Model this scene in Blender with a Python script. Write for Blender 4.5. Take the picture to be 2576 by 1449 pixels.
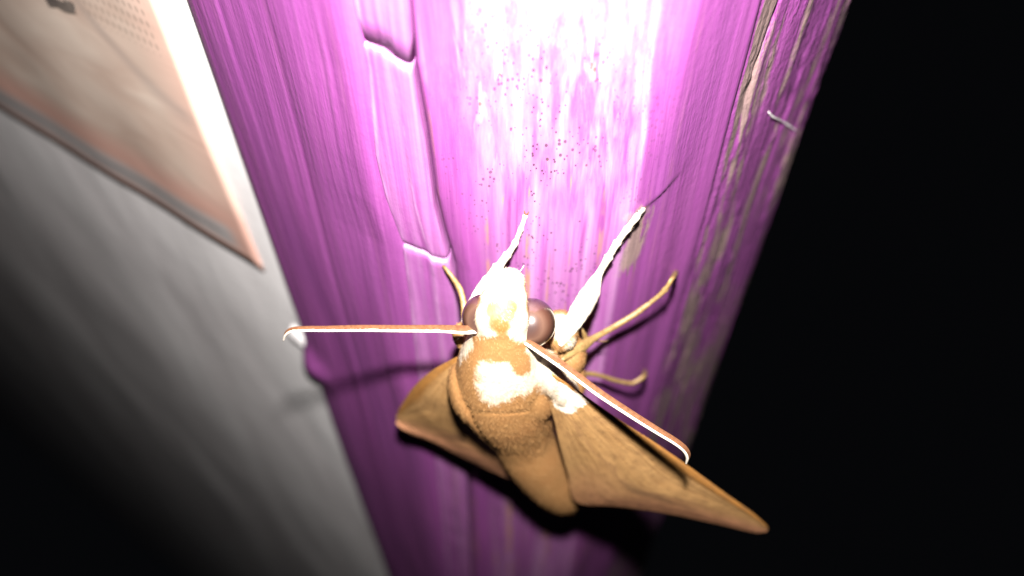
import bpy, bmesh, math, random
import numpy as np
from mathutils import Vector
from mathutils.bvhtree import BVHTree

# ------------------------------------------------------------------ start
for o in list(bpy.data.objects):
    bpy.data.objects.remove(o, do_unlink=True)
S = bpy.context.scene
COL = S.collection
MM = 0.001                      # everything below is worked out in millimetres
random.seed(5)
rng = np.random.default_rng(5)

# ------------------------------------------------------------------ camera
FPX = 1983.0                    # focal length, in the units of a 2576-wide print
CAM = np.array([0.0, -57.0, 70.0])
PITCH = math.radians(50.8)
FWD = np.array([0, math.cos(PITCH), -math.sin(PITCH)])
UPV = np.array([0, math.sin(PITCH), math.cos(PITCH)])
cam_data = bpy.data.cameras.new('camera')
cam = bpy.data.objects.new('camera', cam_data)
COL.objects.link(cam)
cam.location = CAM * MM
cam.rotation_euler = (math.pi / 2 - PITCH, 0, 0)
cam_data.sensor_width = 36
cam_data.lens = 36 * FPX / 2576
cam_data.clip_start = 0.002
cam_data.clip_end = 20
cam_data.dof.use_dof = True
cam_data.dof.focus_distance = 0.0775
cam_data.dof.aperture_fstop = 13.0
S.camera = cam

# ------------------------------------------------------------------ night air and the phone's flash
W = bpy.data.worlds.new('World')
S.world = W
W.use_nodes = True
W.node_tree.nodes['Background'].inputs[0].default_value = (0.75, 0.8, 1, 1)
W.node_tree.nodes['Background'].inputs[1].default_value = 0.0022
FLASH = CAM + UPV * 15.5 + np.array([1.0, 0, 0])
ld = bpy.data.lights.new('flash', 'SPOT')
ld.energy = 2.8
ld.color = (1.0, 0.965, 0.93)
ld.shadow_soft_size = 0.002
ld.spot_size = math.radians(108)
ld.spot_blend = 1.0
lamp = bpy.data.objects.new('flash', ld)
COL.objects.link(lamp)
lamp.location = FLASH * MM
aim = Vector((-5, 0, 30)) - Vector(FLASH)
lamp.rotation_euler = aim.to_track_quat('-Z', 'Y').to_euler()
S.view_settings.view_transform = 'Standard'
S.view_settings.look = 'None'
S.view_settings.exposure = 0
S.view_settings.gamma = 1
S.render.engine = 'CYCLES'

# ------------------------------------------------------------------ helpers: measuring
def ray(px, py):
    d = FWD + UPV * ((724.5 - py) / FPX)
    d = d + np.array([(px - 1288.0) / FPX, 0, 0])
    return d
def P(px, py, h):
    """a point measured off the photograph, h millimetres in front of the post's face"""
    d = ray(px, py)
    t = (-h - CAM[1]) / d[1]
    return CAM + d * t
def bvh_of(v, f):
    return BVHTree.FromPolygons([tuple(p) for p in v], [tuple(q) for q in f])
def hit(bvh, px, py):
    loc, nor, i, dist = bvh.ray_cast(Vector(CAM), Vector(ray(px, py)).normalized())
    return None if loc is None else np.array(loc)

def smooth(x):
    return x * x * x * (x * (x * 6 - 15) + 10)
_tab = rng.random((256, 256))
def vnoise(x, y, seed=0):
    x = np.asarray(x, float) + seed * 17.31
    y = np.asarray(y, float) + seed * 5.77
    xi = np.floor(x).astype(int); yi = np.floor(y).astype(int)
    fx = smooth(x - xi); fy = smooth(y - yi)
    a = _tab[xi % 256, yi % 256]; b = _tab[(xi + 1) % 256, yi % 256]
    c = _tab[xi % 256, (yi + 1) % 256]; d = _tab[(xi + 1) % 256, (yi + 1) % 256]
    return (a * (1 - fx) + b * fx) * (1 - fy) + (c * (1 - fx) + d * fx) * fy - 0.5
def catmull(pts, n):
    pts = np.array(pts, float)
    k = len(pts)
    seg = np.linalg.norm(np.diff(pts[:, :3], axis=0), axis=1)
    s = np.concatenate([[0], np.cumsum(seg)])
    u = np.linspace(0, s[-1], n)
    m = np.zeros_like(pts)
    m[1:-1] = (pts[2:] - pts[:-2]) / (s[2:] - s[:-2])[:, None]
    m[0] = (pts[1] - pts[0]) / seg[0]; m[-1] = (pts[-1] - pts[-2]) / seg[-1]
    i = np.clip(np.searchsorted(s, u, 'right') - 1, 0, k - 2)
    h = seg[i]; t = (u - s[i]) / h
    t = t[:, None]; h = h[:, None]
    return ((2*t**3 - 3*t**2 + 1) * pts[i] + (t**3 - 2*t**2 + t) * h * m[i]
            + (-2*t**3 + 3*t**2) * pts[i + 1] + (t**3 - t**2) * h * m[i + 1])

# ------------------------------------------------------------------ helpers: objects
def mesh_obj(name, v, f, mat, parent=None, smooth_shade=True, attrs=None, uv=None):
    me = bpy.data.meshes.new(name)
    me.from_pydata([tuple(p * MM) for p in np.asarray(v, float)], [], [tuple(int(i) for i in q) for q in f])
    me.polygons.foreach_set('use_smooth', [smooth_shade] * len(me.polygons))
    for k, a in (attrs or {}).items():
        at = me.attributes.new(k, 'FLOAT', 'POINT')
        at.data.foreach_set('value', np.asarray(a, np.float32))
    if uv is not None:
        ul = me.uv_layers.new(name='UVMap')
        li = np.zeros(len(me.loops), int); me.loops.foreach_get('vertex_index', li)
        ul.data.foreach_set('uv', np.asarray(uv, np.float32)[li].ravel())
    me.materials.append(mat)
    me.update()
    o = bpy.data.objects.new(name, me)
    COL.objects.link(o)
    if parent is not None:
        o.parent = parent
        o.matrix_parent_inverse = parent.matrix_world.inverted()
    return o
def empty(name, loc):
    o = bpy.data.objects.new(name, None)
    o.empty_display_size = 0.005
    o.location = np.asarray(loc) * MM
    COL.objects.link(o)
    bpy.context.view_layer.update()
    return o
def tag(o, label=None, cat=None, kind=None, group=None):
    for k, val in (('label', label), ('category', cat), ('kind', kind), ('group', group)):
        if val:
            o[k] = val

# ------------------------------------------------------------------ helpers: materials
class NT:
    def __init__(s, name):
        s.m = bpy.data.materials.new(name); s.m.use_nodes = True
        s.t = s.m.node_tree; s.n = s.t.nodes
        s.b = s.n['Principled BSDF']
    def link(s, a, b): s.t.links.new(a, b)
    def put(s, sock, val):
        if isinstance(val, bpy.types.NodeSocket): s.link(val, sock)
        elif val is not None:
            if sock.type == 'RGBA' and len(val) == 3: val = (*val, 1)
            sock.default_value = val
    def coord(s, scale=(1, 1, 1), out='Object', loc=(0, 0, 0)):
        tc = s.n.new('ShaderNodeTexCoord'); mp = s.n.new('ShaderNodeMapping')
        s.link(tc.outputs[out], mp.inputs[0]); mp.inputs['Scale'].default_value = scale
        mp.inputs['Location'].default_value = loc
        return mp.outputs[0]
    def noise(s, vec, scale=1, detail=3, rough=0.55, dist=0):
        n = s.n.new('ShaderNodeTexNoise'); s.put(n.inputs['Vector'], vec)
        n.inputs['Scale'].default_value = scale; n.inputs['Detail'].default_value = detail
        n.inputs['Roughness'].default_value = rough; n.inputs['Distortion'].default_value = dist
        return n.outputs[0]
    def voro(s, vec, scale=1):
        n = s.n.new('ShaderNodeTexVoronoi'); s.put(n.inputs['Vector'], vec); n.inputs['Scale'].default_value = scale
        return n.outputs['Distance']
    def ramp(s, fac, *stops):
        r = s.n.new('ShaderNodeValToRGB'); s.put(r.inputs[0], fac)
        e = r.color_ramp.elements
        while len(e) < len(stops): e.new(0.5)
        for el, (p, c) in zip(e, stops):
            el.position = p
            el.color = (c, c, c, 1) if not hasattr(c, '__len__') else (*c, 1)
        return r.outputs[0]
    def math(s, op, a, b=None, c=None, clamp=False):
        n = s.n.new('ShaderNodeMath'); n.operation = op; n.use_clamp = clamp
        s.put(n.inputs[0], a)
        if b is not None: s.put(n.inputs[1], b)
        if c is not None: s.put(n.inputs[2], c)
        return n.outputs[0]
    def mix(s, fac, a, b, mode='MIX'):
        n = s.n.new('ShaderNodeMix'); n.data_type = 'RGBA'; n.blend_type = mode
        s.put(n.inputs[0], fac); s.put(n.inputs[6], a); s.put(n.inputs[7], b)
        return n.outputs[2]
    def attr(s, name):
        n = s.n.new('ShaderNodeAttribute'); n.attribute_name = name
        return n.outputs['Fac']
    def bump(s, height, strength=0.5, dist=0.0002, normal=None):
        n = s.n.new('ShaderNodeBump'); n.inputs['Strength'].default_value = strength
        n.inputs['Distance'].default_value = dist
        s.put(n.inputs['Height'], height)
        if normal is not None: s.put(n.inputs['Normal'], normal)
        return n.outputs[0]
    def done(s, color, rough=0.5, normal=None, spec=0.5, **kw):
        s.put(s.b.inputs['Base Color'], color); s.put(s.b.inputs['Roughness'], rough)
        s.put(s.b.inputs['Specular IOR Level'], spec)
        if normal is not None: s.put(s.b.inputs['Normal'], normal)
        for k, val in kw.items(): s.put(s.b.inputs[k.replace('_', ' ')], val)
        return s.m

def m_paint(name, tone=(0.158, 0.031, 0.146), worn=1.0):
    t = NT(name)
    fine = t.noise(t.coord((2600, 2600, 55)), 1, 4, 0.6)
    mid = t.noise(t.coord((520, 520, 14)), 1, 3, 0.55, 0.3)
    big = t.noise(t.coord((110, 110, 35)), 1, 2)
    c = t.mix(t.ramp(mid, (0.3, 0.0), (0.7, 1.0)), tuple(k * 0.78 for k in tone), tuple(min(1, k * 1.18) for k in tone))
    c = t.mix(t.math('MULTIPLY', t.ramp(fine, (0.42, 0.0), (0.66, 1.0)), 0.26), c, (0.25, 0.074, 0.22))
    c = t.mix(t.math('MULTIPLY', t.ramp(big, (0.45, 0.0), (0.75, 1.0)), 0.35), c, (0.115, 0.026, 0.125))
    # scuffs where the paint has gone and grey wood shows
    wn = t.noise(t.coord((900, 900, 130)), 1, 5, 0.65, 0.6)
    wear = t.math('ADD', t.math('MULTIPLY', t.attr('wear'), 1.0), t.math('MULTIPLY', wn, 0.9))
    wear = t.ramp(wear, (0.88, 0.0), (1.06, 1.0))
    wood = t.mix(t.noise(t.coord((1800, 1800, 90)), 1, 4), (0.078, 0.046, 0.048), (0.24, 0.152, 0.142))
    c = t.mix(wear, c, wood)
    glare = t.math('MULTIPLY', t.ramp(t.noise(t.coord((700, 700, 16)), 1, 3, 0.6, 0.2), (0.36, 0.0), (0.72, 1.0)), t.attr('glare'), clamp=True)
    glare = t.math('MAXIMUM', glare, t.math('MULTIPLY', t.attr('edge'), t.ramp(wn, (0.35, 0.2), (0.6, 1.0))), clamp=True)  # ridge highlights, painted as pale lines by the edge mask
    c = t.mix(t.math('MULTIPLY', glare, 0.46), c, (0.55, 0.33, 0.52))  # flash glare and highlights mixed into the paint colour as pale lilac
    # thin tan runs down the paint
    dr = t.noise(t.coord((900, 900, 9)), 1, 2, 0.5)
    dm = t.noise(t.coord((700, 700, 160)), 1, 3)
    drip = t.math('MULTIPLY', t.math('MULTIPLY', t.ramp(dr, (0.585, 0.0), (0.64, 1.0)), t.ramp(dm, (0.42, 0.0), (0.56, 1.0))), t.attr('drip'), clamp=True)
    c = t.mix(t.math('MULTIPLY', drip, 0.75), c, (0.26, 0.135, 0.05))
    # fly specks
    sp = t.voro(t.coord((1900, 1900, 1500)), 1)
    sm = t.noise(t.coord((260, 260, 130)), 1, 2)
    speck = t.math('MULTIPLY', t.math('LESS_THAN', sp, t.math('MULTIPLY', t.ramp(sm, (0.36, 0.0), (0.64, 1.0)), 0.31)), t.attr('drip'), clamp=True)
    sp2 = t.math('MULTIPLY', t.math('LESS_THAN', t.voro(t.coord((520, 520, 420)), 1), 0.065), t.attr('drip'), clamp=True)
    c = t.mix(t.math('MULTIPLY', t.math('MAXIMUM', speck, sp2), 0.85), c, (0.03, 0.010, 0.016))
    rough = t.math('ADD', t.math('MULTIPLY', wear, 0.2), t.math('ADD', 0.46, t.math('MULTIPLY', mid, 0.2)))
    pit = t.noise(t.coord((1500, 1500, 800)), 1, 3, 0.6)
    hgt = t.math('ADD', t.math('MULTIPLY', fine, 0.55), t.math('MULTIPLY', mid, 1.2))
    hgt = t.math('SUBTRACT', hgt, t.math('MULTIPLY', wear, 0.25))
    nrm = t.bump(hgt, 0.55, 0.00022)
    nrm = t.bump(t.math('MULTIPLY', pit, t.math('ADD', 0.12, t.attr('rugged'))), 0.8, 0.0003, nrm)
    return t.done(c, rough, nrm, 0.52, IOR=1.55)

def m_fur(name, strands):
    t = NT(name)
    n1 = t.noise(t.coord((1700, 1700, 1700)), 1, 3)
    n2 = t.noise(t.coord((350, 350, 350)), 1, 3)
    brown = t.mix(n1, (0.195, 0.094, 0.031), (0.26, 0.132, 0.047))
    brown = t.mix(t.ramp(n2, (0.35, 0.0), (0.7, 1.0)), brown, (0.23, 0.108, 0.037))
    edge = t.math('ADD', t.attr('pale'), t.math('MULTIPLY', t.math('SUBTRACT', n1, 0.5), 0.9))
    pale = t.ramp(edge, (0.28, 0.0), (0.78, 1.0))
    c = t.mix(pale, brown, t.mix(n1, (0.32, 0.25, 0.165), (0.58, 0.50, 0.40)))  # cream scales, also standing in for blown-out flash highlights
    c = t.mix(t.math('MULTIPLY', t.ramp(t.math('ADD', t.attr('orange'), t.math('MULTIPLY', n1, 0.4)), (0.45, 0.0), (0.95, 1.0)), 0.85), c, (0.155, 0.060, 0.012))
    c = t.mix(t.ramp(t.math('ADD', t.attr('bald'), t.math('MULTIPLY', n1, 1.5)), (1.22, 0.0), (1.5, 1.0)), c, (0.20, 0.13, 0.10))
    if strands:
        c = t.mix(0.13, c, t.mix(t.attr('tint'), (0.045, 0.02, 0.006), (0.62, 0.42, 0.22)))
    return t.done(c, 0.42 if strands else 0.6, t.bump(n1, 0.3, 0.00015), 0.35)

def m_wing():
    t = NT('wing_scales')
    tc = t.n.new('ShaderNodeUVMap'); tc.uv_map = 'UVMap'
    sx = t.n.new('ShaderNodeSeparateXYZ'); t.link(tc.outputs[0], sx.inputs[0])
    u, v = sx.outputs[0], sx.outputs[1]
    n1 = t.noise(t.coord((2600, 2600, 2600)), 1, 3, 0.6)
    n2 = t.noise(t.coord((260, 260, 260)), 1, 4, 0.6)
    mpn = t.n.new('ShaderNodeMapping'); t.link(tc.outputs[0], mpn.inputs[0]); mpn.inputs['Scale'].default_value = (5, 70, 1)
    st = t.noise(mpn.outputs[0], 1, 4, 0.6, 0.4)
    base = t.mix(t.ramp(st, (0.3, 0.0), (0.72, 1.0)), (0.31, 0.16, 0.058), (0.50, 0.29, 0.118))
    # rosy outer half
    uv2 = t.math('ADD', t.math('MULTIPLY', v, 1.05), t.math('ADD', t.math('MULTIPLY', u, 0.35), t.math('MULTIPLY', t.math('SUBTRACT', n2, 0.5), 0.35)))
    rosy = t.ramp(uv2, (0.55, 0.0), (0.95, 1.0))
    base = t.mix(t.math('MULTIPLY', t.math('MULTIPLY', rosy, t.ramp(u, (0.32, 0.0), (0.6, 1.0))), 0.9), base, t.mix(st, (0.34, 0.14, 0.072), (0.52, 0.25, 0.138)))
    # costal line
    base = t.mix(t.math('MULTIPLY', t.ramp(v, (0.05, 1.0), (0.10, 0.0)), 0.8), base, (0.26, 0.105, 0.018))
    base = t.mix(t.math('MULTIPLY', t.math('MULTIPLY', t.ramp(v, (0.11, 0.0), (0.14, 1.0), (0.19, 0.0)), t.ramp(u, (0.5, 0.0), (0.8, 1.0))), 0.55), base, (0.05, 0.028, 0.008))
    # dark smear at the cell
    du = t.math('MULTIPLY', t.math('SUBTRACT', u, 0.63), 6.5)
    dv = t.math('MULTIPLY', t.math('SUBTRACT', t.math('ADD', v, t.math('MULTIPLY', t.math('SUBTRACT', u, 0.58), -0.35)), 0.46), 15)
    dd = t.math('ADD', t.math('POWER', du, 2), t.math('POWER', dv, 2))
    dd = t.math('ADD', dd, t.math('MULTIPLY', t.math('SUBTRACT', n2, 0.5), 1.6))
    base = t.mix(t.math('MULTIPLY', t.ramp(dd, (0.15, 1.0), (0.95, 0.0)), 0.55), base, (0.06, 0.03, 0.022))
    # row of dots inside the margin
    fu = t.math('SUBTRACT', t.math('FRACT', t.math('MULTIPLY', u, 13)), 0.5)
    fv = t.math('MULTIPLY', t.math('SUBTRACT', v, 0.80), 9)
    fd = t.math('ADD', t.math('POWER', fu, 2), t.math('POWER', fv, 2))
    dots = t.math('MULTIPLY', t.ramp(fd, (0.01, 1.0), (0.05, 0.0)), t.ramp(n2, (0.4, 0.2), (0.6, 1.0)))
    dots = t.math('MULTIPLY', dots, t.ramp(u, (0.46, 0.0), (0.52, 1.0)))
    base = t.mix(t.math('MULTIPLY', dots, 0.9), base, (0.05, 0.02, 0.02))
    # flecks
    base = t.mix(t.math('MULTIPLY', t.ramp(n1, (0.58, 0.0), (0.72, 1.0)), 0.8), base, (0.085, 0.050, 0.024))
    base = t.mix(t.math('MULTIPLY', t.ramp(t.noise(t.coord((700,) * 3), 1, 5, 0.7), (0.42, 0.0), (0.68, 1.0)), 0.5), base, (0.15, 0.075, 0.034))
    base = t.mix(t.math('MULTIPLY', t.ramp(uv2, (0.60, 0.0), (0.64, 1.0), (0.68, 0.0)), 0.35), base, (0.10, 0.045, 0.03))
    base = t.mix(t.math('MULTIPLY', t.ramp(uv2, (0.98, 0.0), (1.0, 1.0), (1.03, 0.0)), 0.3), base, (0.10, 0.045, 0.03))
    # pale scales at the wing root
    rt = t.math('ADD', t.attr('pale'), t.math('MULTIPLY', t.math('SUBTRACT', n1, 0.5), 0.9))
    base = t.mix(t.ramp(rt, (0.42, 0.0), (0.58, 1.0)), base, (0.74, 0.66, 0.54))
    h = t.math('ADD', t.math('MULTIPLY', st, 0.8), t.math('MULTIPLY', n1, 0.35))
    return t.done(base, 0.5, t.bump(h, 0.4, 0.0003), 0.2)

def m_simple(name, a, b, scale=900, rough=0.5, bump=0.3, dist=0.0001, spec=0.5, **kw):
    t = NT(name)
    n = t.noise(t.coord((scale,) * 3), 1, 4, 0.6)
    return t.done(t.mix(t.ramp(n, (0.3, 0.0), (0.7, 1.0)), a, b), rough, t.bump(n, bump, dist), spec, **kw)

def m_eye():
    t = NT('compound_eye')
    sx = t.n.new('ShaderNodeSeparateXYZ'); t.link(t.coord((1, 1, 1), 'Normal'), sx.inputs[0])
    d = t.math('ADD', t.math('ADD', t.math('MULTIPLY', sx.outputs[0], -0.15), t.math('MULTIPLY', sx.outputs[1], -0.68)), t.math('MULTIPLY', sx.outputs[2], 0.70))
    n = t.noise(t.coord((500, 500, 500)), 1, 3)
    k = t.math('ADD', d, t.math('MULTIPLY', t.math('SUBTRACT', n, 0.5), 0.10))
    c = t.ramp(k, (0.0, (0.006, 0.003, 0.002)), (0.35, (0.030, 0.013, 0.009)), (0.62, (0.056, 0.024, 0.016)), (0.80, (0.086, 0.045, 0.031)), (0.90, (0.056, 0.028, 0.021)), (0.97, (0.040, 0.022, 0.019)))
    f = t.voro(t.coord((9000,) * 3), 1)
    return t.done(c, 0.4, t.bump(f, 0.10, 0.00002), 0.15, Coat_Weight=1.0, Coat_Roughness=0.18, Coat_IOR=1.8)

def m_wall():
    t = NT('limewashed_wall')
    n = t.noise(t.coord((28, 28, 9)), 1, 4, 0.6, 0.5)
    f = t.noise(t.coord((400, 400, 400)), 1, 4, 0.6)
    c = t.mix(t.ramp(n, (0.35, 0.0), (0.68, 1.0)), (0.53, 0.495, 0.50), (0.72, 0.695, 0.695))
    return t.done(c, 0.7, t.bump(t.math('ADD', n, t.math('MULTIPLY', f, 0.1)), 0.6, 0.0015), 0.3)

def m_paper():
    """u, v are millimetres leftwards and upwards from the sheet's lower corner"""
    t = NT('printed_paper')
    tc = t.n.new('ShaderNodeUVMap'); tc.uv_map = 'UVMap'
    sx = t.n.new('ShaderNodeSeparateXYZ'); t.link(tc.outputs[0], sx.inputs[0])
    u, v = sx.outputs[0], sx.outputs[1]
    mp = t.n.new('ShaderNodeMapping'); t.link(tc.outputs[0], mp.inputs[0]); mp.inputs['Scale'].default_value = (0.05, 0.10, 1)
    n = t.noise(mp.outputs[0], 1, 3, 0.5, 0.6)
    c = t.mix(t.ramp(n, (0.35, 0.0), (0.7, 1.0)), (0.41, 0.30, 0.245), (0.52, 0.425, 0.36))
    side = t.math('SUBTRACT', u, t.math('MULTIPLY', t.math('SUBTRACT', n, 0.5), 3))
    c = t.mix(t.math('MULTIPLY', t.ramp(t.math('DIVIDE', side, 12), (0.15, 1.0), (0.8, 0.0)), 0.8), c, (0.56, 0.36, 0.295))
    b = t.math('DIVIDE', v, 20)
    c = t.mix(t.ramp(b, (0.02, 1.0), (0.50, 1.0), (0.75, 0.0)), c, (0.47, 0.28, 0.23))
    band = t.math('MULTIPLY', t.ramp(b, (0.09, 0.0), (0.15, 1.0), (0.30, 1.0), (0.40, 0.0)), t.ramp(t.math('DIVIDE', u, 20), (0.15, 0.0), (0.3, 1.0)))
    c = t.mix(band, c, t.mix(t.noise(mp.outputs[0], 4, 3), (0.25, 0.23, 0.23), (0.42, 0.38, 0.37)))
    dark = t.math('MULTIPLY', t.ramp(b, (0.19, 0.0), (0.23, 1.0), (0.28, 0.0)), t.ramp(t.math('DIVIDE', u, 20), (0.3, 0.0), (0.42, 1.0)))
    c = t.mix(t.math('MULTIPLY', dark, 0.7), c, (0.12, 0.105, 0.105))
    # swept grey brush mark and the dotted block above it
    arc = t.math('SUBTRACT', v, t.math('ADD', 29, t.math('MULTIPLY', t.math('POWER', t.math('SUBTRACT', u, 1), 2), 0.035)))
    arcm = t.math('MULTIPLY', t.ramp(t.math('ADD', t.math('DIVIDE', arc, 12), 0.5), (0.2, 0.0), (0.45, 1.0), (0.62, 0.0)), t.ramp(t.math('DIVIDE', u, 40), (0.02, 0.0), (0.1, 1.0), (0.42, 1.0), (0.6, 0.0)))
    c = t.mix(t.math('MULTIPLY', arcm, 0.5), c, (0.26, 0.21, 0.19))
    du = t.math('SUBTRACT', t.math('FRACT', t.math('DIVIDE', u, 1.15)), 0.5)
    dv = t.math('SUBTRACT', t.math('FRACT', t.math('DIVIDE', v, 1.5)), 0.5)
    dot = t.ramp(t.math('ADD', t.math('POWER', du, 2), t.math('POWER', dv, 2)), (0.04, 1.0), (0.12, 0.0))
    blk = t.math('MULTIPLY', t.ramp(t.math('DIVIDE', u, 40), (0.07, 0.0), (0.1, 1.0), (0.42, 1.0), (0.46, 0.0)), t.math('GREATER_THAN', v, 37))
    c = t.mix(t.math('MULTIPLY', t.math('MULTIPLY', dot, blk), 0.5), c, (0.22, 0.17, 0.14))
    return t.done(c, 0.55, t.bump(n, 0.2, 0.001), 0.35)

M_PAINT = m_paint('violet_gloss_paint')
M_PAINT2 = m_paint('violet_gloss_paint_flaked', (0.168, 0.036, 0.155))
M_BODY = m_fur('moth_skin_scales', False)
M_HAIR = m_fur('moth_hair_scales', True)
M_WING = m_wing()
M_EYE = m_eye()
M_PALE = m_simple('cream_leg_scales', (0.42, 0.35, 0.26), (0.70, 0.63, 0.52), 2500, 0.5, 0.6)
M_TAN = m_simple('tan_leg_scales', (0.12, 0.068, 0.022), (0.26, 0.165, 0.062), 2500, 0.5, 0.6)
M_SHAFT = m_simple('cream_antenna_shaft', (0.66, 0.56, 0.44), (0.85, 0.78, 0.68), 2500, 0.35, 0.3)
M_COMB = m_simple('rusty_antenna_comb', (0.085, 0.034, 0.016), (0.15, 0.066, 0.032), 2500, 0.7, 0.3, spec=0.05)
M_THREAD = m_simple('white_lint', (0.75, 0.72, 0.70), (0.9, 0.88, 0.86), 4000, 0.3, 0.5)
M_WALL = m_wall()
M_PAPER = m_paper()
M_INK = m_simple('faded_ink', (0.07, 0.055, 0.05), (0.16, 0.13, 0.11), 300, 0.6, 0.1)

# ================================================================== THE WALL
ANG = math.radians(35.0)
WD = np.array([-math.cos(ANG), math.sin(ANG), 0.0])         # leftwards along the wall
WN = np.array([-math.sin(ANG), -math.cos(ANG), 0.0])        # out of the wall
W0 = np.array([-33.5, 18.0, 0.0])
def wall_pt(s, z, out=0.0):
    return W0 + WD * s + WN * out + np.array([0, 0, z])
us = np.concatenate([np.linspace(-1, 120, 63), np.geomspace(128, 1400, 20)])
zs = np.concatenate([np.linspace(-900, -220, 14), np.linspace(-210, 110, 107), np.linspace(125, 500, 10)])
nu, nz = len(us), len(zs)
Ug, Zg = np.meshgrid(us, zs)
def swell(u, z):
    return (2.2 * vnoise(u / 40, z / 70, 1) + 0.8 * vnoise(u / 13, z / 25, 2)) * np.clip((u + 2) / 12, 0.1, 1) * 0.5
out = swell(Ug, Zg)
vv = (W0[None, None] + WD * Ug[..., None] + WN * out[..., None]); vv[..., 2] += Zg
front = vv.reshape(-1, 3)
back = front - WN * 60
ff = []
for j in range(nz - 1):
    for i in range(nu - 1):
        a = j * nu + i
        ff.append((a, a + nu, a + nu + 1, a + 1))
        ff.append((a + nu * nz, a + 1 + nu * nz, a + nu + 1 + nu * nz, a + nu + nu * nz))
rim = [i for i in range(nu)] + [j * nu + nu - 1 for j in range(1, nz)] + [(nz - 1) * nu + i for i in range(nu - 2, -1, -1)] + [j * nu for j in range(nz - 2, 0, -1)]
for k in range(len(rim)):
    a, b = rim[k], rim[(k + 1) % len(rim)]
    ff.append((a, b, b + nu * nz, a + nu * nz))
wall = mesh_obj('wall', np.vstack([front, back]), ff, M_WALL)
tag(wall, 'pale limewashed wall running back beside the violet post', 'wall', 'structure')
WALL_BVH = bvh_of(front, [q for q in ff if max(q) < nu * nz])

# ================================================================== THE POST
post = empty('painted_post', (0, 18, -150))
tag(post, 'violet painted timber post with cracked strips and a scuffed side', 'post')

ZV = np.concatenate([np.linspace(150, 60, 14), np.linspace(59.6, -110, 425), np.linspace(-113, -260, 30)])
def line_x(pts, y):
    q = np.array([P(px, py, -y) for px, py in pts])
    o = np.argsort(q[:, 2])
    z, x = q[o, 2], q[o, 0]
    return lambda zz: np.interp(zz, z, x)
crack_x = line_x([(1040, 0), (1051, 170), (1080, 330), (1102, 500), (1127, 600), (1152, 680), (1165, 800), (1176, 1000), (1190, 1449)], 0.9)
strip_x = line_x([(880, 0), (921, 200), (942, 420), (965, 520), (1008, 630), (1025, 760), (1052, 1000), (1090, 1150), (1125, 1449)], 1.1)

def bar(name, loops, mat, attrs, caps=True):
    """loops: rows x n x 3 closed rings"""
    r, n = loops.shape[:2]
    f = []
    for j in range(r - 1):
        for i in range(n):
            a, b = j * n + i, j * n + (i + 1) % n
            f.append((a, b, b + n, a + n))
    if caps:
        f.append(tuple(range(n))[::-1]); f.append(tuple((r - 1) * n + i for i in range(n)))
    v = loops.reshape(-1, 3)
    at = {k: np.asarray(val).ravel() for k, val in attrs.items()}
    return mesh_obj(name, v, f, mat, post, True, at), v, f

def gau(x, c, w): return np.exp(-((x - c) / w) ** 2)
def grain(s, z, amp, seed):
    return amp * (0.50 * vnoise(s / 1.7, z / 60, seed) + 0.35 * vnoise(s / 0.75, z / 28, seed + 1)
                  + 0.22 * vnoise(s / 0.38, z / 14, seed + 2) + 0.5 * vnoise(s / 6, z / 45, seed + 3))

# --- the heart timber: rounded face and its scuffed flank
prof = np.array([(-9.6, 9.0), (-8.75, 3.9), (-8.2, 1.9), (-7.4, 0.95), (-5.5, 0.42), (-2, 0.10), (3, 0.0), (8, 0.05), (11.2, 0.2), (12.6, 0.65), (14, 1.6), (17, 3.8), (20, 6.1),
                 (22.6, 8.0), (23.3, 9.0), (25, 11.0), (29, 15.6), (33.7, 20.8), (37.8, 25.4), (40.4, 29), (41.8, 33), (41.2, 38), (36, 44), (27, 48), (14, 50)])
pr = catmull(np.c_[prof, np.zeros(len(prof))], 330)[:, :2]
sl = np.concatenate([[0], np.cumsum(np.linalg.norm(np.diff(pr, axis=0), axis=1))])
backp = np.array([(6, 48), (-2, 42), (-8, 33), (-9.8, 20)])
tan = np.gradient(pr, axis=0); tan /= np.linalg.norm(tan, axis=1)[:, None]
nor = np.c_[tan[:, 1], -tan[:, 0]]
z2, s2 = np.meshgrid(ZV, sl, indexing='ij')
x2 = np.broadcast_to(pr[:, 0], z2.shape).copy(); y2 = np.broadcast_to(pr[:, 1], z2.shape).copy()
lw = np.clip((4 - x2) / 11, 0, 1) ** 1.5
dx = (crack_x(z2) - (-8.0)) * lw
flank = 1 / (1 + np.exp(-(x2 - 23.0) / 0.35)) * (y2 < 46)
zw = 0.9 * vnoise(z2 / 16, z2 * 0, 31)
hgt = grain(s2, z2, 0.16, 3) + 0.5 * vnoise(s2 / 9, z2 / 22, 9) * (x2 > -6)
hgt += flank * (grain(s2 + zw, z2 * 1.6, 0.55, 13) + 0.30 * vnoise(s2 / 0.55, z2 / 2.2, 16) * (vnoise(s2 / 3, z2 / 9, 18) > 0.02) - 0.22)
# split running down the flank
xs = 25.0 + 0.9 * vnoise(z2 / 20, z2 * 0 + 3, 21) + np.clip((z2 - 22) * 0.14, 0, 3)
hgt -= 1.3 * gau(x2, xs, 0.28) * np.clip((z2 - 12) / 10, 0, 1) * (y2 < 42)
hgt -= 0.55 * gau(x2, 23.2 + 0.5 * vnoise(z2 / 12, z2 * 0, 22), 0.35) * (y2 < 42)
# flaked hollow beside the foot of the raised foreleg, with the lifted lip of paint above it
pf = P(1600, 600, -1.8); pl = P(1645, 505, -2.2)
lip = (z2 - (pl[2] + 0.75 * (x2 - pl[0]))) 
hgt += 0.38 * (1 / (1 + np.exp(-lip / 0.12))) * gau(x2, pl[0] + 0.5, 1.8) * np.exp(-np.clip(lip, 0, None) / 6) * (y2 < 42)
hgt -= 0.18 * gau(x2, pf[0], 2.2) * gau(z2, pf[2] - 2, 6) * (y2 < 42)
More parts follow.
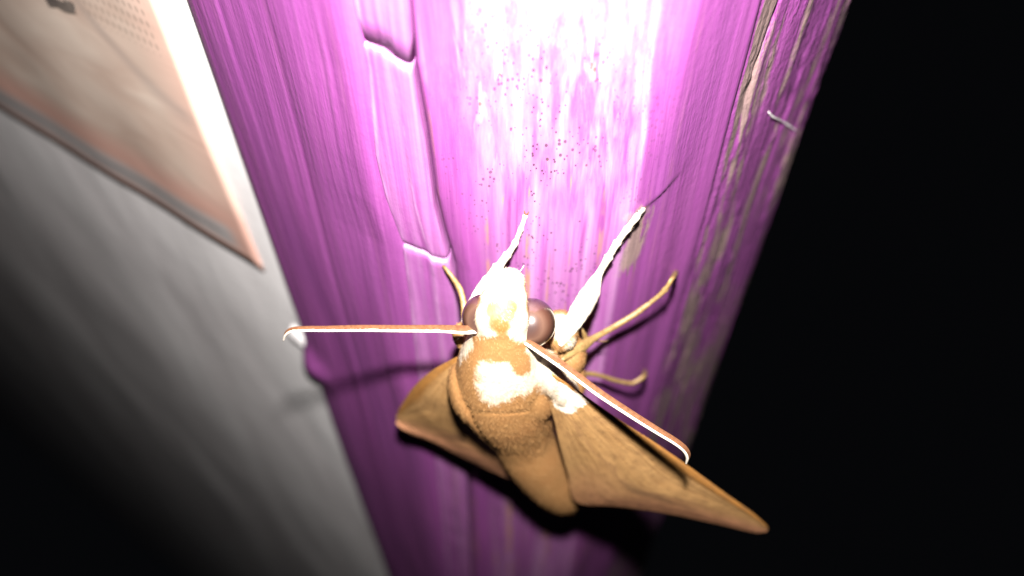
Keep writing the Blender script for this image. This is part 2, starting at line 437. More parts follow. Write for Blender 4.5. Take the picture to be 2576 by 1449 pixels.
# the face leans back a little towards its upper end
lean = 0.5 * np.clip(z2 - 6, 0, 26) ** 2 / 26 * 0.30 + np.clip(z2 - 32, 0, 30) * 0.30
lean = lean * np.clip((x2 + 8) / 4, 0, 1) * np.clip((15.5 - x2) / 4, 0, 1) * (y2 < 42)
X = x2 + dx + nor[:, 0] * hgt; Y = y2 + nor[:, 1] * hgt + lean
wear = 0.05 + flank * (0.38 + 0.50 * vnoise(s2 / 2.0, z2 / 13, 41) + 0.25 * vnoise(s2 / 0.9, z2 / 30, 42))
wear += (0.10 + 0.35 * np.clip((z2 - 14) / 14, 0, 1)) * gau(x2, 24.2, 0.5 + 0.5 * np.clip((z2 - 16) / 14, 0, 1)) * (y2 < 42)
wear += 0.62 * gau(x2, pf[0] + 0.15 * (z2 - pf[2]), 2.3) * gau(z2, pf[2] - 1, 6.5) * (y2 < 42)
wear += 0.35 * gau(x2, pf[0] - 1.5, 2.2) * gau(z2, pf[2] + 4.5, 1.4) * (y2 < 42)
wear += 0.22 * gau(x2, P(1480, 870, 0)[0], 2) * gau(z2, -10, 10) * (y2 < 42)
drip = gau(x2, 2.5, 9.5) * np.clip(1.15 - flank, 0, 1) * np.clip((46 - z2) / 16, 0.25, 1) * (y2 < 4)
glare = np.clip((x2 + 5) / 3, 0, 1) * np.clip((12.6 - x2) / 0.6, 0, 1) * (y2 < 5) * (0.75 + 0.5 * vnoise(s2 / 3, z2 / 20, 33))  # streaks of flash glare, painted pale down the middle of the face
edg = 0.8 * gau(x2, 12.4 + 0.5 * vnoise(z2 / 9, z2 * 0, 35), 0.35) * np.clip((z2 - 2) / 10, 0, 1) * (y2 < 5)  # highlight painted along the ridge where the face turns
rug = 0.9 * flank + 0.35 * gau(x2, 18.5, 2.5) * (y2 < 42)
nb = len(backp)
lo = np.zeros((len(ZV), len(sl) + nb, 3))
lo[:, :len(sl), 0] = X; lo[:, :len(sl), 1] = Y; lo[:, :, 2] = ZV[:, None]
lo[:, len(sl):, 0] = backp[:, 0]; lo[:, len(sl):, 1] = backp[:, 1]
padb = lambda a, val=0.0: np.concatenate([a, np.full((len(ZV), nb), val)], axis=1)
timber, tv, tf = bar('timber', lo, M_PAINT, {'wear': padb(wear), 'drip': padb(drip), 'rugged': padb(rug), 'glare': padb(glare), 'edge': padb(edg)})
tag(timber, 'broad rounded violet timber with a scuffed grey flank')
all_v = [tv]; all_f = [np.array([q for q in tf if len(q) == 4])]

# --- the narrow strips, one above the other
def crackline(pts, y):
    q = np.array([P(px, py, -y) for px, py in pts]); return q
c1 = crackline([(905, 118), (922, 126), (960, 133), (985, 146), (1015, 160), (1055, 172)], 0.7)
c2 = crackline([(1000, 628), (1030, 634), (1065, 640), (1090, 650), (1125, 652)], 0.7)
edges = [(lambda x: np.full_like(x, 150.0)),
         (lambda x: np.interp(x, c1[:, 0], c1[:, 2])),
         (lambda x: np.interp(x, c2[:, 0], c2[:, 2])),
         (lambda x: -41 + 0.1 * (x + 10)),
         (lambda x: np.full_like(x, -260.0))]
for k in range(4):
    n = 46
    w = np.linspace(0, 1, n)
    zt0, zb0 = edges[k](np.array([-10.0]))[0], edges[k + 1](np.array([-10.0]))[0]
    rows = int(max(40, min(200, (min(zt0, 50) - max(zb0, -110)) / 0.4)))
    q = np.linspace(0, 1, rows)
    zc = zt0 + (zb0 - zt0) * q
    xl, xr = strip_x(zc) + 0.10, crack_x(zc) - 0.32
    xx = xl[:, None] + (xr - xl)[:, None] * w
    zt, zb = edges[k](xx) - (0.10 if k else 0), edges[k + 1](xx) + (0.10 if k < 3 else 0)
    zz = zt + (zb - zt) * q[:, None]
    off = [0.0, -0.25, -0.45, -0.2][k]                     # the lower strips stand a little prouder
    stepw = 0.62 - 0.02 * k + 0.05 * vnoise(zz / 18, zz * 0, 60 + k)
    yy = 0.95 + off + (0.75 - 0.8 * off) * (1 - w) ** 1.8 - 0.30 / (1 + np.exp(-(w - stepw) / 0.03))
    yy += 0.25 * np.exp(-w / 0.03) + 1.0 * np.exp(-(1 - w) / 0.03)
    yy -= grain(w * 5, zz, 0.22, 51 + k) + 0.10 * vnoise(w * 3, zz / 4, 58)
    endr = np.minimum(np.abs(zz - zt), np.abs(zz - zb))
    yy += 0.35 * np.exp(-endr / 0.25)
    fr = np.stack([xx, yy, zz], -1)
    bk = np.stack([np.stack([xr, np.full(rows, 13.0), zc], -1), np.stack([xl, np.full(rows, 13.0), zc], -1)], 1)
    lp = np.concatenate([fr, bk], 1)
    wr = np.zeros(lp.shape[:2]); wr[:, :n] = 0.10 + 0.25 * vnoise(w * 4 + 0 * zz, zz / 9, 66)
    eg = np.zeros(lp.shape[:2])
    eg[:, :n] = 0.8 * gau(w, 0.05, 0.05) + 0.7 * gau(w, stepw + 0.02, 0.03) + 0.5 * gau(w, 0.95, 0.03) + 0.35 * np.exp(-(zt - zz) / 0.3)  # highlights painted along the strip's ridges, step and top lip
    st, sv, sf = bar('strip', lp, M_PAINT2, {'wear': wr, 'drip': np.zeros(lp.shape[:2]) + 0.12, 'rugged': np.zeros(lp.shape[:2]) + 0.1, 'glare': np.zeros(lp.shape[:2]) + 0.5, 'edge': eg})
    all_f.append(np.array([t for t in sf if len(t) == 4]) + sum(len(a) for a in all_v)); all_v.append(sv)

# --- the side board next to the wall
pb = np.array([(-10.2, 12), (-10.6, 4), (-11.4, 2.3), (-12.8, 1.75), (-14.2, 2.1), (-16.5, 3.5), (-20, 6.0), (-23.5, 8.7), (-26.8, 11.2), (-30.6, 14.3), (-33.4, 17.2), (-34.3, 21), (-33, 28)])
pr2 = catmull(np.c_[pb, np.zeros(len(pb))], 150)[:, :2]
s1 = np.concatenate([[0], np.cumsum(np.linalg.norm(np.diff(pr2, axis=0), axis=1))])
tan = np.gradient(pr2, axis=0); tan /= np.linalg.norm(tan, axis=1)[:, None]
nor2 = np.c_[-tan[:, 1], tan[:, 0]]
z3, s3 = np.meshgrid(ZV, s1, indexing='ij')
x3 = np.broadcast_to(pr2[:, 0], z3.shape).copy(); y3 = np.broadcast_to(pr2[:, 1], z3.shape).copy()
lw = np.clip((x3 + 22) / 9.5, 0, 1)
dx = (strip_x(z3) + 12.4) * lw
h3 = grain(s3, z3, 0.26, 71) + 0.45 * vnoise(s3 / 7, z3 / 30, 78)
# knob where wall plaster and paint swell together
kn = P(806, 912, -17)
h3 += 1.5 * gau(x3, -33, 2.4) * gau(z3, kn[2], 3.6) * (y3 < 22)
lo = np.zeros((len(ZV), len(s1) + 2, 3)); lo[:, :, 2] = ZV[:, None]
lo[:, :len(s1), 0] = x3 + dx + nor2[:, 0] * h3; lo[:, :len(s1), 1] = y3 + nor2[:, 1] * h3
lo[:, len(s1):, 0] = (-22, -12.4); lo[:, len(s1):, 1] = (35, 28)
wr = np.zeros(lo.shape[:2]); wr[:, :len(s1)] = 0.10 + 0.30 * vnoise(s3 / 3, z3 / 18, 81)
lo = lo[:, ::-1]
board, bv, bf = bar('board', lo, M_PAINT, {'wear': wr[:, ::-1], 'drip': np.zeros(lo.shape[:2]) + 0.05, 'rugged': np.zeros(lo.shape[:2]) + 0.12})
all_f.append(np.array([t for t in bf if len(t) == 4]) + sum(len(a) for a in all_v)); all_v.append(bv)
POST_BVH = bvh_of(np.vstack(all_v), np.vstack(all_f))
def on_post(px, py, lift=0.15):
    p = hit(POST_BVH, px, py)
    return p + np.array([0, -lift, 0])

# ================================================================== PLASTER LUMP ON THE WALL
def blob(center, axes, radii, nu=32, nv=18, noise=0.0, seed=0):
    """axes: 3 orthonormal row vectors"""
    v = []; f = []
    for j in range(nv + 1):
        th = math.pi * j / nv
        for i in range(nu):
            ph = 2 * math.pi * i / nu
            d = np.array([math.sin(th) * math.cos(ph), math.sin(th) * math.sin(ph), math.cos(th)])
            k = 1 + noise * float(vnoise(d[0] * 2 + 7, d[1] * 2 + d[2] * 1.7 + 9, seed))
            v.append(np.asarray(center) + (d * radii * k) @ np.asarray(axes))
    for j in range(nv):
        for i in range(nu):
            a, b = j * nu + i, j * nu + (i + 1) % nu
            f.append((a, a + nu, b + nu, b))
    return np.array(v), f
la, lb = P(748, 826, -19.6), P(806, 876, -18.2)
ld_ = (lb - la) / np.linalg.norm(lb - la); ln_ = np.cross(ld_, np.cross(np.array([0, -1.0, 0.3]), ld_)); ln_ /= np.linalg.norm(ln_)
lv, lf = blob((la + lb) / 2, [ld_, ln_, np.cross(ld_, ln_)], (np.linalg.norm(lb - la) * 0.72, 0.9, 2.2), noise=0.3, seed=4)
lump = mesh_obj('plaster_lump', lv, lf, M_WALL, wall)

# ================================================================== THE PRINTED SHEET
cnr = hit(WALL_BVH, 667, 682)
s0 = float((cnr - W0) @ WD); z0 = float(cnr[2])
pu = np.linspace(0, 170, 86); pv = np.linspace(0, 150, 76)
Pu, Pv = np.meshgrid(pu, pv)
lift = 0.35 + 0.6 * vnoise(Pu / 30, Pv / 55, 91) + 0.3 * vnoise(Pu / 11, Pv / 26, 93) + 0.5 * np.exp(-Pu / 7) * (0.5 + vnoise(Pv / 30, Pv * 0, 95))
lift += np.array([0.0])
lift = 0.28 + np.clip(lift - 0.1, 0, 3) * np.clip(Pv / 25, 0, 1) + swell(s0 + Pu, z0 + Pv)
pvx = W0 + WD * (s0 + Pu)[..., None] + WN * lift[..., None]
pvx[..., 2] += z0 + Pv
fr = pvx.reshape(-1, 3); bk = fr - WN * 0.25
n1, n2 = len(pu), len(pv)
ff = []
for j in range(n2 - 1):
    for i in range(n1 - 1):
        a = j * n1 + i
        ff.append((a, a + n1, a + n1 + 1, a + 1)); b = a + n1 * n2
        ff.append((b, b + 1, b + n1 + 1, b + n1))
rim = [i for i in range(n1)] + [j * n1 + n1 - 1 for j in range(1, n2)] + [(n2 - 1) * n1 + i for i in range(n1 - 2, -1, -1)] + [j * n1 for j in range(n2 - 2, 0, -1)]
for k in range(len(rim)):
    a, b = rim[k], rim[(k + 1) % len(rim)]
    ff.append((a, b, b + n1 * n2, a + n1 * n2))
puv = np.c_[Pu.ravel(), Pv.ravel()]
sheet = mesh_obj('printed_sheet', np.vstack([fr, bk]), ff, M_PAPER, uv=np.vstack([puv, puv]))
tag(sheet, 'beige printed paper sheet with pink border hanging on the pale wall', 'paper')
SHEET_BVH = bvh_of(fr, [q for q in ff if max(q) < n1 * n2])
# scrap of lettering, only its lower strokes reach into view
def stroke(pts, wdt):
    c = [hit(SHEET_BVH, *p) for p in pts]
    c = catmull([q for q in c if q is not None], 14)
    tg = np.gradient(c, axis=0); tg /= np.linalg.norm(tg, axis=1)[:, None]
    sd = np.cross(tg, WN); sd /= np.linalg.norm(sd, axis=1)[:, None]
    a, b = c + sd * wdt / 2 + WN * 0.12, c - sd * wdt / 2 + WN * 0.12
    n = len(c)
    v = np.vstack([a, b, a - WN * 0.16, b - WN * 0.16])
    f = []
    for i in range(n - 1):
        f += [(i, i + 1, n + i + 1, n + i), (i, 2*n + i, 2*n + i + 1, i + 1), (n + i, n + i + 1, 3*n + i + 1, 3*n + i)]
    return v, f
for pts, wdt in (([(118, 1), (128, 3), (140, 2)], 1.6), ([(140, 4), (160, 16), (186, 20)], 1.5), ([(150, 3), (163, 14)], 1.1), ([(163, 2), (178, 14), (189, 27)], 1.2), ([(180, 3), (185, 16)], 1.1)):
    v, f = stroke(pts, wdt)
    mesh_obj('printed_mark', v, f, M_INK, sheet, False)

# ================================================================== THE MOTH
HEAD = P(1262, 798, 10.5); TAIL = P(1430, 1258, 8.0)
moth = empty('hawk_moth', (3, 0, -14))
tag(moth, 'brown hawk moth with pale head clinging to the violet post', 'moth')
AX = TAIL - HEAD; AX /= np.linalg.norm(AX)                  # towards the tail
RT = np.cross(np.array([0, -1.0, 0]), AX); RT /= np.linalg.norm(RT)
if RT[0] < 0: RT = -RT
DO = np.cross(AX, RT); DO = DO if DO[1] < 0 else -DO        # dorsal, away from the post
FRAME = np.array([RT, DO, AX])
bv, bf = [], []
def add_blob(c, r, frame=FRAME):
    v, f = blob(c, frame, r, 28, 18)
    o = sum(len(a) for a in bv); bv.append(v); bf.extend([tuple(i + o for i in q) for q in f])
add_blob(P(1263, 800, 10.3), (2.75, 2.5, 2.9))             # head
add_blob(P(1265, 772, 9.6), (2.5, 2.5, 2.6)); add_blob(P(1272, 752, 9.0), (2.2, 2.1, 2.3))
add_blob(P(1277, 735, 8.3), (1.85, 1.7, 2.0))              # palps
add_blob(P(1282, 712, 7.7), (1.6, 1.45, 1.7))
add_blob(P(1208, 832, 10.6), (0.9, 0.9, 0.9))              # antenna sockets
add_blob(P(1312, 838, 10.8), (1.0, 1.0, 1.0))
TH = P(1268, 985, 8.6)
add_blob(P(1290, 900, 5.5), (5.2, 3.6, 5.2))               # chest
add_blob(P(1410, 832, 6.6), (1.9, 2.3, 2.4))
add_blob(P(1430, 890, 6.4), (2.0, 2.4, 2.9))
add_blob(P(1436, 952, 7.0), (1.8, 2.3, 3.2))
add_blob(P(1165, 845, 7.4), (1.15, 1.4, 1.8))
spine = [(1263, 800, 10.3, 2.7), (1259, 838, 10.4, 3.1), (1257, 872, 10.1, 4.0), (1259, 915, 9.5, 5.0), (1265, 962, 8.9, 5.65), (1274, 1002, 8.8, 5.5), (1286, 1034, 8.7, 5.0), (1296, 1056, 8.6, 4.6), (1304, 1074, 8.6, 4.2),
         (1316, 1100, 8.5, 4.05), (1336, 1135, 8.4, 4.15), (1366, 1180, 8.2, 4.05), (1395, 1218, 8.0, 3.75), (1416, 1245, 7.6, 3.1), (1429, 1266, 7.2, 1.7)]
sp = catmull([np.r_[P(a_, b_, c_), d_] for a_, b_, c_, d_ in spine], 90)
for i, q in enumerate(sp):
    add_blob(q[:3], (q[3], q[3] * 0.92, 1.2))
add_blob(TH - RT * 3.3 + DO * 0.6 - AX * 1.6, (2.6, 3.4, 5.8))   # shoulder plates
add_blob(TH + RT * 3.5 + DO * 0.8 - AX * 1.8, (2.7, 3.5, 6.0))
add_blob(P(1388, 945, 10.6), (1.7, 2.0, 4.2)); add_blob(P(1420, 982, 11.0), (1.6, 1.7, 3.4))
raw = bpy.data.meshes.new('raw')
raw.from_pydata([tuple(p) for p in np.vstack(bv)], [], bf)
ro = bpy.data.objects.new('raw', raw); COL.objects.link(ro)
rm = ro.modifiers.new('r', 'REMESH'); rm.mode = 'VOXEL'; rm.voxel_size = 0.2
sm = ro.modifiers.new('s', 'SMOOTH'); sm.factor = 0.5; sm.iterations = 10
ev = ro.evaluated_get(bpy.context.evaluated_depsgraph_get())
em = ev.to_mesh()
V = np.zeros(len(em.vertices) * 3); em.vertices.foreach_get('co', V); V = V.reshape(-1, 3)
N = np.zeros(len(em.vertices) * 3); em.vertex_normals.foreach_get('vector', N); N = N.reshape(-1, 3)
F = [tuple(p.vertices) for p in em.polygons]
ev.to_mesh_clear(); bpy.data.objects.remove(ro); bpy.data.meshes.remove(raw)
BODY_BVH = bvh_of(V, F)
loc_a = (V - TH) @ AX; loc_b = (V - TH) @ RT; loc_d = (V - TH) @ DO
# seams between collar, shoulder plates and back; rear hem of the thorax
seam = 2.0 * gau(loc_b, -3.3 + 0.08 * loc_a + 0.02 * loc_a**2, 0.28) * ((loc_a > -5) & (loc_a < 6.5)) * (loc_d > 0)
seam += 0.6 * gau(loc_b, 3.6 - 0.05 * loc_a, 0.28) * ((loc_a > -5) & (loc_a < 6)) * (loc_d > 0)
seam += 0.6 * gau(loc_a, 7.2 - 0.03 * loc_b**2, 0.45) * (loc_d > -3)
seam += 0.6 * gau(loc_a, -4.6 + 0.12 * loc_b**2, 0.3) * (loc_d > 0) * (np.abs(loc_b) < 3.6)
V = V - N * (0.26 * seam)[:, None]
def region(spots):
    m = np.zeros(len(V))
    for px, py, r in spots:
        p = hit(BODY_BVH, px, py)
        if p is None: continue
        d = np.linalg.norm(V - p, axis=1) / r
        m = np.maximum(m, np.clip(1.5 - d, 0, 1))
    return m
pale = region([(1280, 690, 2.0), (1270, 715, 2.2), (1245, 735, 1.8), (1300, 740, 1.6), (1260, 755, 1.6), (1212, 790, 1.4), (1205, 830, 1.4), (1220, 835, 1.2), (1312, 800, 1.4), (1316, 840, 1.4), (1296, 835, .8),
               (1170, 872, 1.2), (1160, 890, 1.0), (1182, 856, 1.0),
               (1232, 938, 1.5), (1258, 940, 1.8), (1240, 975, 2.0), (1262, 985, 1.8), (1282, 965, 1.6), (1305, 965, 1.6), (1330, 965, 1.6), (1235, 1000, 1.3),
               (1335, 876, 1.0), (1348, 895, 1.4), (1365, 922, 1.8), (1385, 950, 2.0), (1405, 975, 2.0), (1425, 995, 1.6), (1440, 985, 1.6), (1410, 1015, 1.2),
               (1408, 812, 1.2), (1412, 835, 1.0), (1438, 866, 0.9)])  # pale side stripes, plus flash highlights on head and thorax painted in
pale *= 1 - region([(1258, 876, 1.5), (1225, 872, 1.2), (1290, 882, 1.1), (1312, 910, 1.0), (1320, 926, .8)])
bald = region([(1240, 942, 0.8), (1252, 955, 0.6)])
orange = region([(1245, 780, 1.0), (1262, 800, 0.9), (1262, 820, .8), (1284, 772, .85), (1250, 812, .9), (1278, 790, .8), (1326, 730, .7)])
bodyat = {'pale': pale, 'bald': bald, 'orange': orange}
body = mesh_obj('body', V, F, M_BODY, moth, True, bodyat)

# --- hair: flat tapered scales laid backwards over the whole body
tris = np.array([(q[0], q[i], q[i + 1]) for q in F for i in range(1, len(q) - 1)])
A, B, C_ = V[tris[:, 0]], V[tris[:, 1]], V[tris[:, 2]]
ar = 0.5 * np.linalg.norm(np.cross(B - A, C_ - A), axis=1)
cen = (A + B + C_) / 3
eyeL, eyeR = P(1221, 797, 9.3), P(1336, 812, 9.3)
keep = (np.linalg.norm(cen - eyeL, axis=1) > 2.5) & (np.linalg.norm(cen - eyeR, axis=1) > 2.7)
ar = ar * keep
NS = 85000
pick = rng.choice(len(tris), NS, p=ar / ar.sum())
r1, r2 = rng.random(NS), rng.random(NS)
sq = np.sqrt(r1); w0, w1, w2 = 1 - sq, sq * (1 - r2), sq * r2
T = tris[pick]
root = A[pick] * w0[:, None] + B[pick] * w1[:, None] + C_[pick] * w2[:, None]
nn = N[T[:, 0]]
a = (root - TH) @ AX
ln = np.where(a < -9.5, 0.45, np.where(a < 3, 0.6, np.where(a < 9, 0.9, 0.7))) * (0.65 + 0.7 * rng.random(NS))
ln = np.where((a > 5.5) & (a < 9.5), ln * 1.35, ln)
flow = AX + 0.25 * RT * ((root - TH) @ RT)[:, None] / 5 + 0.30 * (vnoise(root[:, 0] / 1.5, root[:, 2] / 1.5, 5))[:, None] * RT
flow = flow - nn * np.sum(flow * nn, axis=1)[:, None]
flow /= np.linalg.norm(flow, axis=1)[:, None] + 1e-6
up = 0.10 + 0.16 * rng.random(NS)
d = flow + nn * up[:, None] + 0.12 * rng.normal(size=(NS, 3)); d /= np.linalg.norm(d, axis=1)[:, None]
side = np.cross(d, nn); side /= np.linalg.norm(side, axis=1)[:, None] + 1e-6
wd = 0.020 + 0.016 * rng.random(NS)
root = root - nn * 0.05
mid = root + d * (ln * 0.55)[:, None]; tip = root + d * ln[:, None] - nn * (ln * 0.12)[:, None]
hv = np.stack([root - side * wd[:, None], root + side * wd[:, None], mid - side * (wd * .8)[:, None], mid + side * (wd * .8)[:, None], tip], 1).reshape(-1, 3)
ix = np.arange(NS) * 5
hf = np.concatenate([np.stack([ix, ix + 1, ix + 3], 1), np.stack([ix, ix + 3, ix + 2], 1), np.stack([ix + 2, ix + 3, ix + 4], 1)])
def carry(x): return np.repeat(x[T[:, 0]], 5)
hair = mesh_obj('fur', hv, hf, M_HAIR, moth, True, {'pale': carry(pale), 'bald': carry(bald), 'orange': carry(orange), 'tint': np.repeat(rng.random(NS), 5)})
hair['kind'] = 'stuff'
for p0, p1, h in (((1206, 1112), (1216, 1086), 9.5), ((1240, 1122), (1247, 1104), 9.5), ((1137, 862), (1160, 845), 9.0), ((1300, 690), (1318, 668), 8.0)):
    v, f = [], []
    a0, a1 = P(*p0, h), P(*p1, h - 0.3)
    ax = (a1 - a0) / np.linalg.norm(a1 - a0); e1 = np.cross(ax, [0.3, -1, 0.2]); e1 /= np.linalg.norm(e1); e2 = np.cross(ax, e1)
    for q0, rr in ((a1, 0.035), ((a0 + a1) / 2 + e1 * 0.08, 0.03), (a0, 0.008)):
        v += [q0 + (e1 * math.cos(k * 1.5708) + e2 * math.sin(k * 1.5708)) * rr for k in range(4)]
    for j in range(2):
        f += [(j * 4 + k, j * 4 + (k + 1) % 4, j * 4 + 4 + (k + 1) % 4, j * 4 + 4 + k) for k in range(4)]
    mesh_obj('loose_hair', v, f, M_SHAFT, moth)

# --- eyes
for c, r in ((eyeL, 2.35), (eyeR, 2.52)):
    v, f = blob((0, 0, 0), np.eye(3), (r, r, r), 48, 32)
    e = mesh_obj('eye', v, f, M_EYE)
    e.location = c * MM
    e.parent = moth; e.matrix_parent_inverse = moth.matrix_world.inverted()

# --- tubes for legs and antennae
def tube(pts, n, sides=12, flat=1.0, spine=0.0, seed=0):
    c = catmull(pts, n)
    r = np.maximum(c[:, 3], 0.03); c = c[:, :3]
    tg = np.gradient(c, axis=0); tg /= np.linalg.norm(tg, axis=1)[:, None]
    ref = np.array([0, -1.0, 0.2])
    s = np.cross(tg, ref); s /= np.linalg.norm(s, axis=1)[:, None]
    b = np.cross(s, tg)
    v = []; f = []
    for i in range(n):
        for k in range(sides):
            an = 2 * math.pi * k / sides
            jit = 1 + spine * float(vnoise(i * 0.6, k * 1.3, seed))
            v.append(c[i] + (s[i] * math.cos(an) + b[i] * math.sin(an) * flat) * r[i] * jit)
    for i in range(n - 1):
        for k in range(sides):
            a0, a1 = i * sides + k, i * sides + (k + 1) % sides
            f.append((a0, a1, a1 + sides, a0 + sides))
    f.append(tuple(range(sides))[::-1]); f.append(tuple((n - 1) * sides + k for k in range(sides)))
    return np.array(v), f, c, tg, s, b, r

def leg(pts, mat, seed, n=70, spurs=(), flat=0.8):
    """pts: (x, y on the print, height or None for 'foot on the post', radius)"""
    q = []
    for px, py, h, r in pts:
        p = on_post(px, py, 0.18) if h is None else P(px, py, h)
        q.append(np.r_[p, r])
    v, f, c, tg, s, b, r = tube(q, n, 12, flat, 0.22, seed)
    v = v.reshape(n, 12, 3)
    for i in range(n // 2):                           # tarsal joints, flared at each end
        ph = (i * 10.0 / n) % 1.0
        v[i] = c[i] + (v[i] - c[i]) * (0.86 + 0.42 * (1 - ph) ** 3)
    v = v.reshape(-1, 3)
    o = mesh_obj('leg', v, f, mat, moth)
    rg = np.random.default_rng(seed)
    hv, hf = [], []
    for k in range(150):                              # bristles
        i = rg.integers(2, n - 2); an = rg.random() * 6.283
        od = s[i] * math.cos(an) + b[i] * math.sin(an) * flat
        base = c[i] + od * r[i] * 0.9
        dr = od * 0.35 - tg[i] * 0.9 + rg.normal(size=3) * 0.15
        dr /= np.linalg.norm(dr)
        sd = np.cross(dr, od); sd /= np.linalg.norm(sd) + 1e-6
        L = (0.28 + 0.3 * rg.random()) * min(1.0, 0.5 + r[i])
        m = len(hv); hv += [base - sd * 0.03, base + sd * 0.03, base + dr * L]; hf.append((m, m + 1, m + 2))
    bo = mesh_obj('bristles', hv, hf, mat, o); bo['kind'] = 'stuff'
    for sg in (-1, 1):
        e0 = c[0]; e1 = e0 - tg[0] * 0.35 + s[0] * sg * 0.22; e2 = e1 - tg[0] * 0.15 + np.array([0, 0.3, 0])
        cv, cf = tube([np.r_[e0, .09], np.r_[e1, .07], np.r_[e2, .03]], 8, 6)[:2]
        mesh_obj('claw', cv, cf, M_COMB, o)
    for p0, p1, h0, h1, rr in spurs:
        qs = [np.r_[P(*p0, h0), rr], np.r_[(P(*p0, h0) + P(*p1, h1)) / 2, rr * .9], np.r_[P(*p1, h1), rr * .3]]
        v, f = tube(qs, 14, 8)[:2]
        mesh_obj('spur', v, f, mat, o)
    return o
# foreleg and middle leg on the wall side
leg([(1322, 538, None, .20), (1314, 566, 0.5, .24), (1303, 594, 0.9, .26), (1290, 622, 1.5, .32), (1268, 652, 2.4, .44), (1240, 690, 3.6, .60), (1212, 730, 4.8, .72), (1190, 770, 5.8, .7), (1172, 815, 6.6, .6), (1165, 850, 7.0, .5)], M_PALE, 11)
leg([(1105, 650, None, .18), (1118, 672, 0.3, .22), (1140, 700, 1.4, .27), (1157, 728, 2.6, .33), (1166, 760, 3.8, .34), (1169, 795, 5, .36), (1172, 840, 6, .4)], M_TAN, 12)
# the three on the scuffed side
leg([(1618, 524, None, .26), (1600, 548, 0.6, .34), (1575, 580, 0.9, .36), (1552, 612, 1.3, .38), (1528, 652, 1.9, .42), (1506, 690, 2.6, .44), (1496, 712, 3.1, .74), (1484, 738, 3.8, 1.05), (1462, 778, 5.2, 1.16), (1438, 818, 6.9, 1.0), (1420, 850, 8.3, .55), (1409, 870, 9.0, .22)], M_PALE, 13)
leg([(1700, 682, None, .26), (1690, 702, 0.5, .30), (1672, 730, 0.9, .30), (1640, 758, 1.3, .31), (1590, 795, 2.2, .36), (1540, 825, 3.3, .40), (1492, 852, 5.0, .46), (1478, 862, 5.6, .70), (1450, 880, 7.0, .74), (1412, 906, 9.0, .25)], M_TAN, 14,
    spurs=[((1478, 864), (1464, 826), 4.9, 5.2, .34), ((1488, 858), (1530, 858), 4.6, 3.6, .10)])
leg([(1622, 931, None, .26), (1618, 948, 0.2, .30), (1594, 963, 0.9, .33), (1570, 962, 1.3, .31), (1540, 955, 2.0, .33), (1510, 945, 2.8, .33), (1478, 940, 3.6, .36), (1450, 942, 4.6, .4)], M_TAN, 15)

def antenna(pts, seed, combside):
    q = [np.r_[P(px, py, h), r] for px, py, h, r in pts]
    n = 170
    v, f, c, tg, s, b, r = tube([np.r_[k_[:3], k_[3] * 0.72] for k_ in q], n, 12, 1.0, 0.05, seed)
    o = mesh_obj('antenna', v, f, M_SHAFT, moth)
    # fine teeth along one side
    hv, hf = [], []
    d0 = np.array(combside, float)
    for i in range(3, n - 2):
        dr = d0 - tg[i] * (d0 @ tg[i]); dr /= np.linalg.norm(dr)
        w = tg[i] * 0.085
        th = np.cross(dr, tg[i]) * r[i] * 1.0
        p0 = c[i] + dr * r[i] * 0.1; p1 = c[i] + dr * r[i] * 2.1 + tg[i] * 0.05
        m = len(hv)
        hv += [p0 - w - th, p0 + w - th, p0 + w + th, p0 - w + th, p1 - w * .5 - th * .5, p1 + w * .5 - th * .5, p1 + w * .5 + th * .5, p1 - w * .5 + th * .5]
        hf += [tuple(m + k for k in q4) for q4 in ((0, 1, 5, 4), (1, 2, 6, 5), (2, 3, 7, 6), (3, 0, 4, 7), (4, 5, 6, 7), (3, 2, 1, 0))]
    cb = mesh_obj('comb', hv, hf, M_COMB, o, False); cb['kind'] = 'stuff'
    return o
antenna([(1206, 832, 11.2, .40), (1170, 834, 11.2, .40), (1110, 831, 10.8, .36), (1000, 830, 10.2, .33), (900, 829, 9.6, .31), (820, 830, 9.2, .28), (765, 830, 8.9, .26), (735, 832, 8.7, .23), (719, 842, 8.5, .19), (713, 857, 8.3, .10)], 21, UPV)
antenna([(1312, 856, 11.6, .30), (1350, 880, 12.6, .36), (1420, 928, 14.2, .38), (1500, 988, 16.2, .37), (1580, 1041, 18.0, .35), (1650, 1085, 19.4, .33), (1698, 1114, 20.3, .31), (1720, 1132, 20.6, .29), (1729, 1150, 20.7, .25), (1726, 1167, 20.7, .11)], 22, UPV + np.array([0.8, 0, 0]))

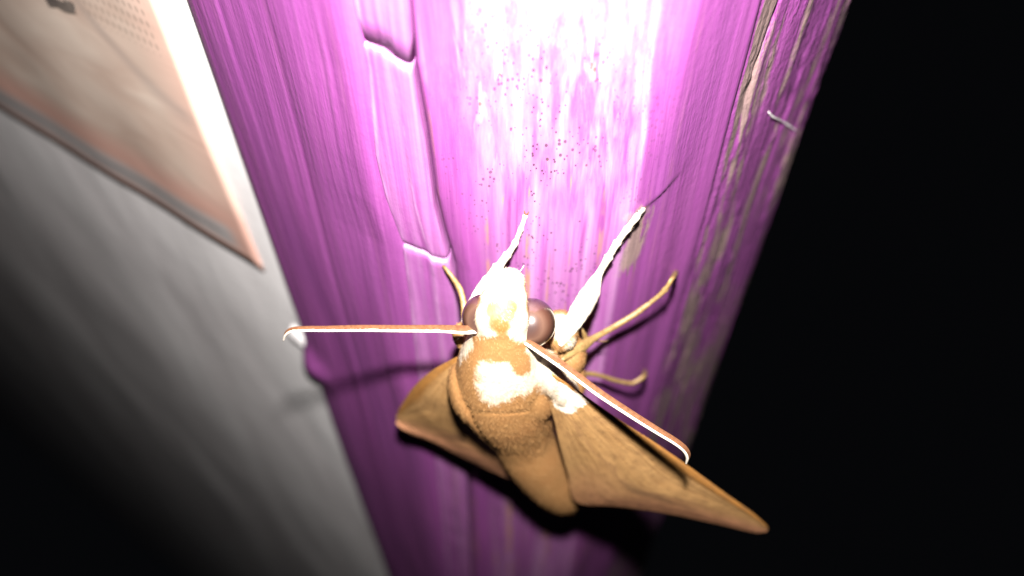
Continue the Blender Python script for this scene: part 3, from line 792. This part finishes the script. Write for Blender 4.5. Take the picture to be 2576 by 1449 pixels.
# --- wings
def wing(costa, trail, seed, camber, palespots):
    nu, nv = 110, 56
    Cc = catmull([P(*p) for p in costa], nu); Tt = catmull([P(*p) for p in trail], nu)
    w = np.linspace(0, 1, nv)
    Sx = Cc[:, None] * (1 - w)[None, :, None] + Tt[:, None] * w[None, :, None]
    du = np.gradient(Sx, axis=0); dv = np.gradient(Sx, axis=1)
    n = np.cross(du, dv); n /= np.linalg.norm(n, axis=2)[..., None] + 1e-9
    n[n[..., 1] > 0] *= -1
    uu, ww = np.meshgrid(np.linspace(0, 1, nu), w, indexing='ij')
    h = camber * np.sin(np.pi * ww) * np.sin(np.pi * np.clip(uu, 0, 1)) ** 0.7
    for k, vc in enumerate((0.045, 0.14, 0.25, 0.36, 0.48, 0.60, 0.71, 0.82, 0.92)):
        h += (0.015 if k else 0.20) * gau(ww, vc, 0.018 if k else 0.03) * np.clip(uu * 3, 0.2, 1) * np.clip((1 - uu) * 6, 0, 1)
    h += 0.4 * vnoise(uu * 3, ww * 3, seed) + 0.05 * vnoise(uu * 6, ww * 26, seed + 1)
    top = Sx + n * h[..., None]
    bot = top - n * 0.08
    v = np.vstack([top.reshape(-1, 3), bot.reshape(-1, 3)])
    m = nu * nv; f = []
    for i in range(nu - 1):
        for j in range(nv - 1):
            a = i * nv + j
            f.append((a, a + 1, a + nv + 1, a + nv)); f.append((a + m, a + nv + m, a + nv + 1 + m, a + 1 + m))
    rim = [i * nv for i in range(nu)] + [(nu - 1) * nv + j for j in range(1, nv)] + [i * nv + nv - 1 for i in range(nu - 2, -1, -1)] + [j for j in range(nv - 2, 0, -1)]
    for k in range(len(rim)):
        a, b = rim[k], rim[(k + 1) % len(rim)]
        f.append((a, b, b + m, a + m))
    uv = np.c_[uu.ravel(), ww.ravel()]
    pl = np.zeros(len(v))
    for px, py, hh, r in palespots:
        pl = np.maximum(pl, np.clip(1.5 - np.linalg.norm(v - P(px, py, hh), axis=1) / r, 0, 1))
    return mesh_obj('wing', v, f, M_WING, moth, True, {'pale': pl}, np.vstack([uv, uv]))
wing([(1380, 935, 12.0), (1440, 972, 12.9), (1480, 1002, 13.4), (1560, 1057, 14), (1650, 1116, 14.7), (1740, 1179, 15.3), (1830, 1246, 16), (1895, 1293, 16.6), (1928, 1323, 17), (1934, 1332, 17)],
     [(1372, 985, 11.5), (1392, 1050, 11.8), (1408, 1120, 12), (1428, 1190, 11.8), (1452, 1262, 11.6), (1550, 1271, 12.8), (1650, 1287, 13.9), (1800, 1318, 15.6), (1900, 1341, 16.7), (1930, 1338, 17)],
     101, 0.7, [(1400, 990, 12.5, 2.2), (1440, 1000, 12.8, 1.6), (1420, 1020, 12.5, 1.4)])
wing([(1170, 888, 9.2), (1130, 908, 8.3), (1080, 938, 6.8), (1040, 974, 4.8), (1012, 1015, 3.0), (998, 1042, 2.0), (995, 1052, 1.8)],
     [(1190, 985, 11.2), (1230, 1075, 11.2), (1275, 1160, 10.8), (1312, 1219, 10.0), (1250, 1193, 8.0), (1180, 1158, 5.6), (1085, 1109, 3.3), (1020, 1083, 2.2), (998, 1066, 1.8)],
     111, 0.7, [])

# ================================================================== A STRAY THREAD ON THE SCUFFED FLANK
q = []
for px, py, r in ((1932, 277, .045), (1941, 288, .09), (1955, 295, .075), (1970, 303, .08), (1985, 313, .085), (1996, 321, .06), (2002, 325, .03)):
    if hit(POST_BVH, px, py) is not None: q.append(np.r_[on_post(px, py, 0.35), r * 1.35])
v, f = tube(q, 40, 8, 1.0, 0.5, 3)[:2]
th = mesh_obj('thread', v, f, M_THREAD)
tag(th, 'tiny curled white thread stuck on the scuffed edge of the post', 'thread')
